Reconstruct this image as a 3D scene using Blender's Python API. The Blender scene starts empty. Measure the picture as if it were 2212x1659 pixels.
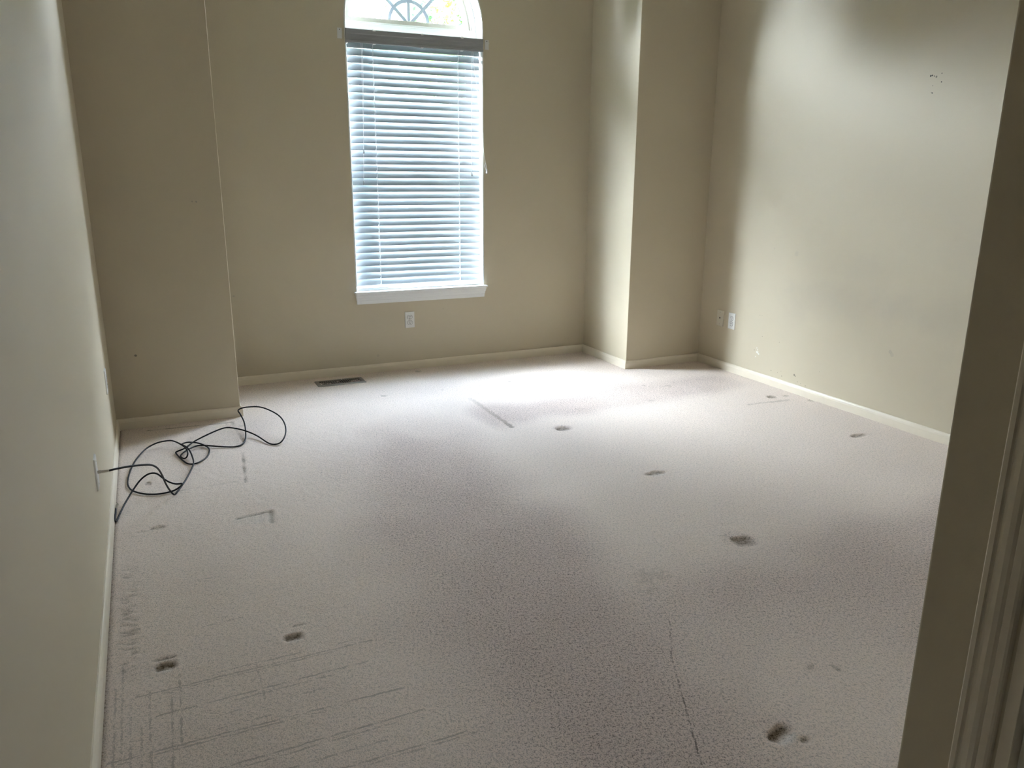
import bpy, bmesh, math, random
import numpy as np
from mathutils import Vector, Matrix, noise
random.seed(7)
rng = np.random.default_rng(11)
C = bpy.context.scene.collection
S = bpy.context.scene

# ------------------------------------------------------------------ camera
def make_camera():
    yaw, pitch, roll = 0.4365, -0.2620, 0.0063
    F = Vector((math.sin(yaw)*math.cos(pitch), math.cos(yaw)*math.cos(pitch), math.sin(pitch)))
    R = Vector((math.cos(yaw), -math.sin(yaw), 0)); U = R.cross(F)
    R2 = R*math.cos(roll) + U*math.sin(roll); U2 = -R*math.sin(roll) + U*math.cos(roll)
    cd = bpy.data.cameras.new('camera'); co = bpy.data.objects.new('camera', cd); C.objects.link(co)
    cd.sensor_fit = 'HORIZONTAL'; cd.sensor_width = 36.0; cd.lens = 1691.88*36/2212
    cd.clip_start = 0.02; cd.clip_end = 200
    M = Matrix((R2, U2, -F)).transposed().to_4x4(); M.translation = Vector((0.232, -0.3281, 1.3592))
    co.matrix_world = M; S.camera = co
make_camera()
S.view_settings.view_transform = 'Standard'; S.view_settings.look = 'None'
S.view_settings.gamma = 1.0; S.view_settings.use_curve_mapping = False
S.view_settings.exposure = 3.9

# ------------------------------------------------------------------ sky: overcast dome, bright at the horizon and dimmed overhead
W_ = bpy.data.worlds.new('overcast_sky'); S.world = W_; W_.use_nodes = True
wn = W_.node_tree; bg = wn.nodes['Background']
tc = wn.nodes.new('ShaderNodeTexCoord'); sp = wn.nodes.new('ShaderNodeSeparateXYZ')
cr = wn.nodes.new('ShaderNodeValToRGB')
wn.links.new(tc.outputs['Generated'], sp.inputs[0]); wn.links.new(sp.outputs['Z'], cr.inputs[0])
cr.color_ramp.elements[0].position = 0.0; cr.color_ramp.elements[0].color = (0.88, 1.03, 1.24, 1)
cr.color_ramp.elements[1].position = 0.80; cr.color_ramp.elements[1].color = (0.13, 0.17, 0.23, 1)
wn.links.new(cr.outputs[0], bg.inputs['Color']); bg.inputs['Strength'].default_value = 14
# sampling portal in the window opening (adds no light of its own)
pl = bpy.data.lights.new('window_portal', 'AREA'); pl.shape = 'RECTANGLE'; pl.size = 0.95; pl.size_y = 2.22
pl.cycles.is_portal = True
po = bpy.data.objects.new('window_portal', pl); C.objects.link(po)
po.location = (1.987, 5.16, 1.68); po.rotation_euler = (math.radians(-90), 0, 0)

# hazy sun high over the garden beyond the window: a broad soft glow through thin cloud
sl = bpy.data.lights.new('hazy_sun', 'SUN'); sl.energy = 4.5; sl.angle = math.radians(52); sl.color = (0.84, 0.94, 1.0)
so = bpy.data.objects.new('hazy_sun', sl); C.objects.link(so); so.location = (0, 12, 12)
sel, saz = math.radians(29), math.radians(44)      # elevation, azimuth left of the window axis
sd = Vector((-math.sin(saz)*math.cos(sel), math.cos(saz)*math.cos(sel), math.sin(sel)))
so.rotation_euler = sd.to_track_quat('Z', 'Y').to_euler()

# ------------------------------------------------------------------ materials
def nodemat(name):
    m = bpy.data.materials.new(name); m.use_nodes = True
    nt = m.node_tree; return m, nt, nt.nodes['Principled BSDF']
def N(nt, t, **kw):
    n = nt.nodes.new(t)
    for k, v in kw.items():
        if k.startswith('i_'):
            key = k[2:]; key = int(key) if key.isdigit() else key
            n.inputs[key].default_value = v
        else: setattr(n, k, v)
    return n
def mathn(nt, op, a, b=None, c=None, clamp=False):
    n = nt.nodes.new('ShaderNodeMath'); n.operation = op; n.use_clamp = clamp
    for i, v in enumerate((a, b, c)):
        if v is None: continue
        if isinstance(v, (int, float)): n.inputs[i].default_value = v
        else: nt.links.new(v, n.inputs[i])
    return n.outputs[0]
def mixc(nt, fac, a, b):
    n = nt.nodes.new('ShaderNodeMix'); n.data_type = 'RGBA'
    for s, v in ((n.inputs[0], fac), (n.inputs[6], a), (n.inputs[7], b)):
        if isinstance(v, (int, float)): s.default_value = v
        elif isinstance(v, tuple): s.default_value = v if len(v) == 4 else v + (1,)
        else: nt.links.new(v, s)
    return n.outputs[2]
def plain(name, col, rough=0.5, metal=0.0, var=0.06, scale=30.0, bump=0.0, spec=0.5):
    m, nt, b = nodemat(name)
    tcn = N(nt, 'ShaderNodeTexCoord'); nz = N(nt, 'ShaderNodeTexNoise', i_Scale=scale, i_Detail=4.0)
    nt.links.new(tcn.outputs['Object'], nz.inputs['Vector'])
    d = tuple(c*(1-var) for c in col); l = tuple(min(1, c*(1+var)) for c in col)
    nt.links.new(mixc(nt, nz.outputs[0], d, l), b.inputs['Base Color'])
    b.inputs['Roughness'].default_value = rough; b.inputs['Metallic'].default_value = metal
    b.inputs['Specular IOR Level'].default_value = spec
    if bump:
        bp = N(nt, 'ShaderNodeBump', i_Strength=bump, i_Distance=0.002)
        nt.links.new(nz.outputs[0], bp.inputs['Height']); nt.links.new(bp.outputs[0], b.inputs['Normal'])
    return m
WALL = (0.60, 0.525, 0.39)
def wallmat(name, marks=(), smears=()):
    """matt beige wall paint; marks = (x,y,z,radius,strength,colour) small scuffs on the paint, smears = soft grime"""
    m, nt, b = nodemat(name)
    g = N(nt, 'ShaderNodeNewGeometry'); pos = g.outputs['Position']
    n1 = N(nt, 'ShaderNodeTexNoise', i_Scale=1.3, i_Detail=3.0); nt.links.new(pos, n1.inputs['Vector'])
    n2 = N(nt, 'ShaderNodeTexNoise', i_Scale=260.0, i_Detail=3.0); nt.links.new(pos, n2.inputs['Vector'])
    n3 = N(nt, 'ShaderNodeTexNoise', i_Scale=9.0, i_Detail=5.0); nt.links.new(pos, n3.inputs['Vector'])
    col = mixc(nt, n1.outputs[0], tuple(c*0.965 for c in WALL), tuple(c*1.035 for c in WALL))
    wob = N(nt, 'ShaderNodeTexNoise', i_Scale=70.0, i_Detail=2.0); nt.links.new(pos, wob.inputs['Vector'])
    for (x, y, z, sx, sy, sz, st, c) in smears:
        mp = N(nt, 'ShaderNodeMapping', vector_type='POINT'); mp.inputs['Scale'].default_value = (1/sx, 1/sy, 1/sz)
        mp.inputs['Location'].default_value = (-x/sx, -y/sy, -z/sz); nt.links.new(pos, mp.inputs['Vector'])
        ln = N(nt, 'ShaderNodeVectorMath', operation='LENGTH'); nt.links.new(mp.outputs[0], ln.inputs[0])
        a = mathn(nt, 'ADD', ln.outputs['Value'], mathn(nt, 'MULTIPLY', n3.outputs[0], 0.9))
        f = N(nt, 'ShaderNodeMapRange', interpolation_type='SMOOTHSTEP', i_1=1.5, i_2=0.6, i_3=0.0, i_4=st); nt.links.new(a, f.inputs[0])
        col = mixc(nt, f.outputs[0], col, c)
    for (x, y, z, r, st, c) in marks:
        vd = N(nt, 'ShaderNodeVectorMath', operation='DISTANCE'); nt.links.new(pos, vd.inputs[0]); vd.inputs[1].default_value = (x, y, z)
        a = mathn(nt, 'ADD', vd.outputs['Value'], mathn(nt, 'MULTIPLY', wob.outputs[0], r*1.1))
        f = N(nt, 'ShaderNodeMapRange', interpolation_type='SMOOTHSTEP', i_1=r*1.5, i_2=r*1.05, i_3=0.0, i_4=st); nt.links.new(a, f.inputs[0])
        col = mixc(nt, f.outputs[0], col, c)
    nt.links.new(col, b.inputs['Base Color'])
    b.inputs['Roughness'].default_value = 0.55; b.inputs['Specular IOR Level'].default_value = 0.35
    bp = N(nt, 'ShaderNodeBump', i_Strength=0.25, i_Distance=0.0006)
    nt.links.new(n2.outputs[0], bp.inputs['Height']); nt.links.new(bp.outputs[0], b.inputs['Normal'])
    return m
GREY = (0.33, 0.30, 0.26); DARK = (0.03, 0.028, 0.025); LITE = (0.78, 0.78, 0.74)
M = {}
M['wall'] = wallmat('beige_paint')
M['wall_left_alcove'] = wallmat('beige_paint_alcove_left', marks=((0.51, 4.2486, 1.206, 0.006, .7, GREY), (0.49, 4.2486, 1.208, 0.005, .6, GREY), (0.132, 4.2486, 0.403, 0.008, .7, DARK)))
M['wall_window'] = wallmat('beige_paint_window_wall', marks=((1.649, 4.9436, 0.119, 0.012, .22, GREY), (0.722, 4.9436, 0.593, 0.008, .4, GREY), (2.14, 4.9436, 0.42, 0.006, .3, GREY)))
rm = [(3.9527, 2.633, 1.853, .0065, .95, DARK), (3.9527, 2.624, 1.855, .0055, .95, DARK), (3.9527, 2.612, 1.851, .005, .75, DARK), (3.9527, 2.599, 1.847, .0065, .7, DARK),
      (3.9527, 2.571, 1.860, .0045, .9, DARK), (3.9527, 2.567, 1.819, .0045, .9, DARK), (3.9527, 2.614, 1.805, .003, .7, DARK), (3.9527, 2.611, 1.770, .005, .95, DARK), (3.9527, 2.617, 1.773, .003, .6, DARK),
      (3.9527, 3.342, 0.118, .009, .6, DARK), (3.9527, 3.332, 0.112, .006, .4, DARK), (3.9527, 3.425, 0.886, .020, .16, GREY), (3.9527, 3.62, 0.90, .010, .16, GREY),
      (3.9527, 3.70, 0.45, .004, .3, DARK), (3.9527, 3.68, 0.45, .004, .3, DARK), (3.9527, 3.66, 0.31, .004, .4, DARK), (3.9527, 3.725, 0.205, .0045, .45, DARK), (3.9527, 3.50, 0.302, .004, .3, DARK),
      (3.9527, 3.55, 0.10, .005, .4, DARK), (3.9527, 3.49, 0.10, .004, .35, DARK), (3.9527, 3.46, 0.115, .004, .35, DARK), (3.9527, 3.45, 0.085, .005, .4, DARK), (3.9527, 3.31, 0.08, .005, .4, DARK),
      (3.9527, 3.28, 0.075, .004, .4, DARK), (3.9527, 3.14, 0.185, .004, .35, DARK), (3.9527, 3.24, 0.07, .005, .35, DARK),
      (3.9527, 3.700, 0.195, .010, .8, LITE), (3.9527, 3.690, 0.191, .010, .8, LITE), (3.9527, 3.680, 0.187, .009, .8, LITE), (3.9527, 3.702, 0.224, .007, .5, LITE), (3.9527, 3.694, 0.212, .007, .5, LITE), (3.9527, 3.688, 0.200, .007, .5, LITE), (3.9527, 3.708, 0.163, .005, .7, LITE),
      (3.9527, 2.655, 0.413, .013, .30, GREY), (3.9527, 2.640, 0.398, .015, .22, GREY)]
M['wall_right'] = wallmat('beige_paint_right_wall', marks=rm, smears=((3.9527, 3.05, 0.64, .3, .62, .16, .15, (.37, .34, .30)), (3.9527, 2.45, 0.66, .3, .5, .14, .14, (.37, .34, .30)), (3.9527, 3.42, 0.55, .3, .16, .2, .10, (.40, .36, .31)), (3.9527, 2.9, .85, .3, .3, .12, .12, (.42, .38, .33)), (3.9527, 2.2, 1.05, .3, .25, .2, .15, (.42, .38, .33))))
M['ceiling'] = plain('flat_white_ceiling', (0.78, 0.76, 0.70), 0.8, var=.02)
M['trim'] = plain('cream_semi_gloss_trim', (0.80, 0.715, 0.58), 0.35, var=.05, scale=14)
M['white'] = plain('white_semi_gloss_paint', (0.84, 0.84, 0.82), 0.35, var=.03, scale=14)
M['vinyl'] = plain('white_vinyl_frame', (0.80, 0.80, 0.78), 0.4, var=.02)
M['almond'] = plain('almond_vinyl_sash', (0.66, 0.62, 0.55), 0.45, var=.03)
M['grille'] = plain('blue_grey_grille_bar', (0.50, 0.57, 0.68), 0.5, var=.02)
M['plate'] = plain('white_plastic_plate', (0.78, 0.77, 0.74), 0.3, var=.02)
M['plate_beige'] = plain('ivory_plastic_plate', (0.66, 0.61, 0.50), 0.35, var=.02)
M['slot'] = plain('dark_slot', (0.012, 0.011, 0.010), 0.7, var=.02)
M['valance'] = plain('grey_white_valance', (0.33, 0.335, 0.35), 0.4, var=.02)
M['bracket'] = plain('white_painted_bracket', (0.72, 0.70, 0.69), 0.45, var=.03)
M['cord'] = plain('white_cord', (0.85, 0.85, 0.82), 0.6, var=.02)
M['tassel'] = plain('dark_grey_tassel', (0.30, 0.31, 0.31), 0.3, var=.02)  # plain dark grey for the hanging tassels
M['rubber'] = plain('black_cable_jacket', (0.006, 0.006, 0.008), 0.5, var=.1, spec=.25)
M['steel'] = plain('dull_nickel', (0.52, 0.49, 0.42), 0.38, metal=0.9, var=.1, scale=80)
M['bright_steel'] = plain('bright_nickel', (0.75, 0.74, 0.72), 0.22, metal=1.0, var=.05)
M['vent'] = plain('brown_grey_painted_register', (0.20, 0.175, 0.15), 0.42, metal=.2, var=.12, scale=60)
M['bark'] = plain('grey_brown_bark', (0.10, 0.075, 0.05), 0.9, var=.3, scale=12, bump=.6)
M['lawn'] = plain('mown_lawn', (0.16, 0.19, 0.11), 0.9, var=.3, scale=6)
M['door'] = plain('painted_door', (0.68, 0.65, 0.58), 0.4, var=.03)
M['brass'] = plain('satin_brass', (0.6, 0.45, 0.2), 0.3, metal=1.0)

def slatmat():
    m, nt, b = nodemat('white_faux_wood_slat')
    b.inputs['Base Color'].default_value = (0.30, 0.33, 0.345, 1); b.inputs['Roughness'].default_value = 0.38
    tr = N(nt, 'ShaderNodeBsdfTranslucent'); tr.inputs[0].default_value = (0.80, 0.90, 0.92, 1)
    tcn = N(nt, 'ShaderNodeTexCoord'); mp = N(nt, 'ShaderNodeMapping'); mp.inputs['Scale'].default_value = (2, 200, 200)
    nz = N(nt, 'ShaderNodeTexNoise', i_Scale=3.0, i_Detail=3.0); nt.links.new(tcn.outputs['Object'], mp.inputs[0]); nt.links.new(mp.outputs[0], nz.inputs['Vector'])
    bp = N(nt, 'ShaderNodeBump', i_Strength=0.1, i_Distance=0.0004); nt.links.new(nz.outputs[0], bp.inputs['Height']); nt.links.new(bp.outputs[0], b.inputs['Normal'])
    mx = N(nt, 'ShaderNodeMixShader'); mx.inputs[0].default_value = 0.05
    out = nt.nodes['Material Output']
    nt.links.new(b.outputs[0], mx.inputs[1]); nt.links.new(tr.outputs[0], mx.inputs[2]); nt.links.new(mx.outputs[0], out.inputs[0])
    return m
M['slat'] = slatmat()
def glassmat():
    m, nt, b = nodemat('clear_window_glass'); out = nt.nodes['Material Output']
    t = N(nt, 'ShaderNodeBsdfTransparent'); t.inputs[0].default_value = (0.95, 0.955, 0.955, 1)
    g = N(nt, 'ShaderNodeBsdfGlossy'); g.inputs['Roughness'].default_value = 0.02
    fr = N(nt, 'ShaderNodeFresnel'); fr.inputs[0].default_value = 1.45
    mx = N(nt, 'ShaderNodeMixShader'); gg = N(nt, 'ShaderNodeNewGeometry'); nt.links.new(mathn(nt, 'MULTIPLY', fr.outputs[0], mathn(nt, 'SUBTRACT', 1.0, gg.outputs['Backfacing'])), mx.inputs[0]); nt.links.new(t.outputs[0], mx.inputs[1]); nt.links.new(g.outputs[0], mx.inputs[2])
    nt.links.new(mx.outputs[0], out.inputs[0]); return m
M['glass'] = glassmat()
def leafmat(name, c1, c2, c3):
    m, nt, b = nodemat(name); out = nt.nodes['Material Output']
    g = N(nt, 'ShaderNodeNewGeometry'); nz = N(nt, 'ShaderNodeTexNoise', i_Scale=1.6, i_Detail=2.0); nt.links.new(g.outputs['Position'], nz.inputs['Vector'])
    rp = N(nt, 'ShaderNodeValToRGB'); e = rp.color_ramp.elements
    e[0].position = .35; e[0].color = c1 + (1,); e[1].position = .52; e[1].color = c2 + (1,); x = e.new(.66); x.color = c3 + (1,)
    nt.links.new(nz.outputs[0], rp.inputs[0]); nt.links.new(rp.outputs[0], b.inputs['Base Color']); b.inputs['Roughness'].default_value = .5
    tr = N(nt, 'ShaderNodeBsdfTranslucent'); nt.links.new(rp.outputs[0], tr.inputs[0])
    mx = N(nt, 'ShaderNodeMixShader'); mx.inputs[0].default_value = .45
    nt.links.new(b.outputs[0], mx.inputs[1]); nt.links.new(tr.outputs[0], mx.inputs[2]); nt.links.new(mx.outputs[0], out.inputs[0]); return m
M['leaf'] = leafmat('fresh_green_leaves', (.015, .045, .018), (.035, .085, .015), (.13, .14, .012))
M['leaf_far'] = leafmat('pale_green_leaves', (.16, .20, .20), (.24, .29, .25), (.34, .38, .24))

def carpetmat():
    m, nt, b = nodemat('beige_cut_pile_carpet')
    g = N(nt, 'ShaderNodeNewGeometry'); pos = g.outputs['Position']
    soil_and_dim = N(nt, 'ShaderNodeAttribute', attribute_name='soil_and_dim').outputs['Fac']
    brown = N(nt, 'ShaderNodeAttribute', attribute_name='brown').outputs['Fac']
    pale = N(nt, 'ShaderNodeAttribute', attribute_name='pale').outputs['Fac']
    big = N(nt, 'ShaderNodeTexNoise', i_Scale=2.2, i_Detail=4.0); nt.links.new(pos, big.inputs['Vector'])
    # tufts: pile leans so they are stretched across the room and pulled about by a slow noise
    wn_ = N(nt, 'ShaderNodeTexNoise', i_Scale=9.0, i_Detail=2.0); nt.links.new(pos, wn_.inputs['Vector'])
    wa = N(nt, 'ShaderNodeVectorMath', operation='MULTIPLY_ADD'); nt.links.new(wn_.outputs['Color'], wa.inputs[0]); wa.inputs[1].default_value = (.03, .03, 0); nt.links.new(pos, wa.inputs[2])
    mp = N(nt, 'ShaderNodeMapping'); mp.inputs['Scale'].default_value = (1.05, 0.88, 0.3); mp.inputs['Rotation'].default_value = (0, 0, .35); nt.links.new(wa.outputs[0], mp.inputs[0])
    t1 = N(nt, 'ShaderNodeTexNoise', i_Scale=250.0, i_Detail=4.0, i_Roughness=.68); nt.links.new(mp.outputs[0], t1.inputs['Vector'])
    t2 = N(nt, 'ShaderNodeTexNoise', i_Scale=115.0, i_Detail=2.0, i_Roughness=.5); nt.links.new(mp.outputs[0], t2.inputs['Vector'])
    tuft = mathn(nt, 'ADD', mathn(nt, 'MULTIPLY', t1.outputs[0], .7), mathn(nt, 'MULTIPLY', t2.outputs[0], .3))
    # thin straight tracks pressed into the pile (sharper than the mesh can hold)
    sx = N(nt, 'ShaderNodeSeparateXYZ'); wv = N(nt, 'ShaderNodeTexNoise', i_Scale=60.0, i_Detail=2.0); nt.links.new(pos, wv.inputs['Vector'])
    wv2 = N(nt, 'ShaderNodeVectorMath', operation='MULTIPLY_ADD'); nt.links.new(wv.outputs['Color'], wv2.inputs[0]); wv2.inputs[1].default_value = (.009, .009, 0); nt.links.new(pos, wv2.inputs[2])
    nt.links.new(wv2.outputs[0], sx.inputs[0]); PX, PY = sx.outputs[0], sx.outputs[1]
    brk = N(nt, 'ShaderNodeTexNoise', i_Scale=22.0, i_Detail=2.0); nt.links.new(pos, brk.inputs['Vector'])
    gv = N(nt, 'ShaderNodeMapRange', i_1=.36, i_2=.58); nt.links.new(brk.outputs[0], gv.inputs[0])
    track = None
    def line(U, V, v0, slope, u0, u1, st, w=.0044):
        nonlocal track
        d = mathn(nt, 'ABSOLUTE', mathn(nt, 'SUBTRACT', mathn(nt, 'SUBTRACT', V, v0+.0045), mathn(nt, 'MULTIPLY', mathn(nt, 'SUBTRACT', U, u0), slope)))
        f = N(nt, 'ShaderNodeMapRange', interpolation_type='SMOOTHSTEP', i_1=w, i_2=w*.25, i_3=0.0, i_4=st); nt.links.new(d, f.inputs[0])
        e = mathn(nt, 'MULTIPLY', mathn(nt, 'GREATER_THAN', U, u0), mathn(nt, 'LESS_THAN', U, u1))
        m = mathn(nt, 'MULTIPLY', f.outputs[0], e); track = m if track is None else mathn(nt, 'MAXIMUM', track, m)
    for v0, sl_, u0, u1, st in ((1.733, 0, .09, .74, .9), (1.722, 0, .16, .62, .6), (1.757, 0, .30, .70, .5), (1.628, .01, .14, .70, .8), (1.610, .01, .30, .66, .5), (1.491, -.02, .03, .76, 1.0), (1.478, -.02, .05, .62, .7),
                                (1.510, 0, .28, .46, .5), (1.362, .01, .20, .78, .9), (1.346, .01, .32, .70, .5), (1.296, 0, .22, .66, .6), (1.246, -.01, .40, .92, .9), (1.232, -.01, .55, .88, .6), (1.563, 0, .30, .56, .5),
                                (1.842, 0, .08, .22, .5), (2.33, .0, .25, .36, .4), (2.02, .05, .28, .40, .4), (2.16, .0, .42, .55, .3)):
        line(PX, PY, v0, sl_, u0, u1, st)
    for v0, sl_, u0, u1, st in ((.165, .03, 1.36, 1.73, .7), (.121, 0, 1.36, 1.75, .6), (.190, .03, 1.50, 1.80, .7), (.038, 0, 1.40, 1.80, .7), (.075, 0, 1.38, 1.72, .5), (.100, 0, 1.36, 1.60, .5), (.400, 0, 1.58, 1.76, .5), (.055, 0, 1.50, 1.90, .5)):
        line(PY, PX, v0, sl_, u0, u1, st)
    line(PX, PY, .90, 2.0, 1.315, 1.51, .7, .008); line(PX, PY, 1.288, 1.45, 1.51, 1.62, .4, .007)
    track = mathn(nt, 'MULTIPLY', track, gv.outputs[0])
    tuft = mathn(nt, 'SUBTRACT', tuft, mathn(nt, 'MULTIPLY', track, .22))
    tr = N(nt, 'ShaderNodeMapRange', interpolation_type='SMOOTHSTEP', i_1=.36, i_2=.55, i_3=0.0, i_4=1.0); nt.links.new(tuft, tr.inputs[0])
    clean = mixc(nt, big.outputs[0], (0.90, 0.765, 0.67), (0.94, 0.805, 0.71))
    dirty_or_dim = mixc(nt, big.outputs[0], (0.70, 0.565, 0.505), (0.76, 0.625, 0.56))
    col = mixc(nt, soil_and_dim, clean, dirty_or_dim)
    col = mixc(nt, mathn(nt, 'MULTIPLY', brown, mathn(nt, 'SUBTRACT', 1.25, mathn(nt, 'MULTIPLY', tr.outputs[0], .45)), clamp=True), col, (0.16, 0.11, 0.055)); col = mixc(nt, pale, col, (0.72, 0.70, 0.66))
    # shade between the tufts, painted as darker colour in the gaps
    hs = N(nt, 'ShaderNodeHueSaturation', i_Value=.27, i_Saturation=1.25); nt.links.new(col, hs.inputs['Color'])
    depth = mathn(nt, 'ADD', .46, mathn(nt, 'MULTIPLY', soil_and_dim, .62), clamp=True)
    inv = mathn(nt, 'MULTIPLY', mathn(nt, 'SUBTRACT', 1.0, tr.outputs[0]), depth)
    nt.links.new(mixc(nt, inv, col, hs.outputs[0]), b.inputs['Base Color'])
    b.inputs['Roughness'].default_value = 0.95; b.inputs['Specular IOR Level'].default_value = 0.1
    b.inputs['Sheen Weight'].default_value = 0.15; b.inputs['Sheen Roughness'].default_value = .5
    bp = N(nt, 'ShaderNodeBump', i_Strength=0.7, i_Distance=0.005)
    nt.links.new(tuft, bp.inputs['Height']); nt.links.new(bp.outputs[0], b.inputs['Normal'])
    return m
M['carpet'] = carpetmat()

# ------------------------------------------------------------------ helpers
def mark(o, label=None, cat=None, group=None, kind=None):
    if label: o['label'] = label
    if cat: o['category'] = cat
    if group: o['group'] = group
    if kind: o['kind'] = kind
    return o
def link(name, me, mat=None, parent=None, kind=None):
    o = bpy.data.objects.new(name, me); C.objects.link(o)
    if mat is not None and me is not None and not me.materials: me.materials.append(M[mat])
    if parent is not None: o.parent = parent
    if kind: o['kind'] = kind
    return o
def bobj(name, bm, mat, parent=None, kind=None, smooth=False):
    me = bpy.data.meshes.new(name); bmesh.ops.recalc_face_normals(bm, faces=bm.faces); bm.to_mesh(me); bm.free()
    if smooth:
        for p in me.polygons: p.use_smooth = True
    return link(name, me, mat, parent, kind)
def empty(name, loc=(0, 0, 0)):
    o = bpy.data.objects.new(name, None); C.objects.link(o); o.location = loc; o.empty_display_size = .05; return o
def box(bm, x0, x1, y0, y1, z0, z1, bev=0.0, seg=2):
    r = bmesh.ops.create_cube(bm, size=1.0)
    bmesh.ops.scale(bm, vec=(x1-x0, y1-y0, z1-z0), verts=r['verts'])
    bmesh.ops.translate(bm, vec=((x0+x1)/2, (y0+y1)/2, (z0+z1)/2), verts=r['verts'])
    if bev:
        es = {e for v in r['verts'] for e in v.link_edges}
        bmesh.ops.bevel(bm, geom=list(es), offset=bev, segments=seg, affect='EDGES', profile=.5)
def boxo(name, mat, x0, x1, y0, y1, z0, z1, bev=0.0, parent=None, kind=None):
    bm = bmesh.new(); box(bm, x0, x1, y0, y1, z0, z1, bev); return bobj(name, bm, mat, parent, kind)
def loft(bm, rings, closed=True, caps=True):
    """rings: lists of points with the same count, joined in order"""
    vs = [[bm.verts.new(p) for p in r] for r in rings]; n = len(vs[0])
    for a, b in zip(vs[:-1], vs[1:]):
        for i in range(n if closed else n-1):
            j = (i+1) % n; bm.faces.new((a[i], a[j], b[j], b[i]))
    if caps:
        bm.faces.new(vs[0][::-1]); bm.faces.new(vs[-1])
def tube(pts, r, seg=8, sub=4, closed=False):
    """smooth round tube along Catmull-Rom points"""
    P = [Vector(p) for p in pts]; Q = []
    for i in range(len(P)-1):
        a = P[max(i-1, 0)]; b = P[i]; c = P[i+1]; d = P[min(i+2, len(P)-1)]
        for k in range(sub):
            t = k/sub; Q.append(.5*((2*b)+(-a+c)*t+(2*a-5*b+4*c-d)*t*t+(-a+3*b-3*c+d)*t**3))
    Q.append(P[-1]); bm = bmesh.new(); rings = []; up = Vector((0, 0, 1)); nrm = None
    for i, q in enumerate(Q):
        t = (Q[min(i+1, len(Q)-1)]-Q[max(i-1, 0)]).normalized()
        nrm = t.orthogonal().normalized() if nrm is None else (nrm - t*nrm.dot(t)).normalized()
        bn = t.cross(nrm)
        rings.append([q + (nrm*math.cos(a)+bn*math.sin(a))*r for a in (2*math.pi*k/seg for k in range(seg))])
    loft(bm, rings); return bm
def lathe(bm, prof, origin, axis, seg=16):
    """prof = (distance along axis, radius)"""
    ax = Vector(axis).normalized(); n = ax.orthogonal().normalized(); b = ax.cross(n); o = Vector(origin)
    loft(bm, [[o+ax*h+(n*math.cos(2*math.pi*k/seg)+b*math.sin(2*math.pi*k/seg))*max(r, 1e-5) for k in range(seg)] for h, r in prof])

# ------------------------------------------------------------------ room measures (metres)
XA, YS, YW, XB, YR, XW = 0.6409, 4.2486, 4.9436, 3.3110, 4.3236, 3.9527     # alcove left edge, left face, window wall, alcove right edge, right face, right wall
YO = YW + 0.20                 # outer face
H = 3.05                       # ceiling
WL, WR, WZ, SPR = 1.5216, 2.4525, 0.5763, 2.300   # window opening and arch spring line
WC = (WL+WR)/2; RAD = (WR-WL)/2
XE, YE = 1.24, 0.366           # end of the entry passage wall
YB = -5.0                      # far end of the entry passage, drawn out unseen so light dies away
HB, TB = 0.0592, 0.012         # baseboard above the carpet
# ------------------------------------------------------------------ walls, ceiling
def bevelbox(name, mat, x0, x1, y0, y1, z0, z1, edges_at):
    """box whose vertical edges at the given (x, y) corners are slightly rounded like corner bead"""
    bm = bmesh.new(); box(bm, x0, x1, y0, y1, z0, z1)
    es = [e for e in bm.edges if abs(e.verts[0].co.x-e.verts[1].co.x) < 1e-6 and abs(e.verts[0].co.y-e.verts[1].co.y) < 1e-6 and any(abs(e.verts[0].co.x-a) < 1e-4 and abs(e.verts[0].co.y-b) < 1e-4 for a, b in edges_at)]
    bmesh.ops.bevel(bm, geom=es, offset=.004, segments=3, affect='EDGES', profile=.5)
    return bobj(name, bm, mat, kind='structure')
Z0 = -0.02
boxo('wall_left', 'wall', -.14, 0, YB-.14, YO, Z0, H, kind='structure')
bevelbox('wall_alcove_left', 'wall_left_alcove', 0, XA, YS, YO, Z0, H, ((XA, YS),))
bevelbox('wall_alcove_right', 'wall', XB, XW, YR, YO, Z0, H, ((XB, YR),))
boxo('wall_right', 'wall_right', XW, XW+.14, YE-.12, YO, Z0, H, kind='structure')
boxo('wall_rear', 'wall', XE+.115, XW, YE-.12, YE, Z0, H, kind='structure')
boxo('wall_entry_end', 'wall', 0, XE+.115, YB-.14, YB, Z0, H, kind='structure')
# passage wall with the door opening
DY1, DY0, DZ = 0.2225, -0.5543, 2.04
bm = bmesh.new(); box(bm, XE, XE+.115, DY1, YE, Z0, H); pass_far = bevelbox('wall_passage', 'wall', XE, XE+.115, DY1, YE, Z0, H, ((XE, YE),)); bm.free()
boxo('wall_passage_near', 'wall', XE, XE+.115, YB, DY0, Z0, H, kind='structure')
boxo('wall_passage_over', 'wall', XE, XE+.115, DY0, DY1, DZ, H, kind='structure')
boxo('ceiling', 'ceiling', -.14, XW+.14, YB-.14, YO, H, H+.12, kind='structure')
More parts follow.
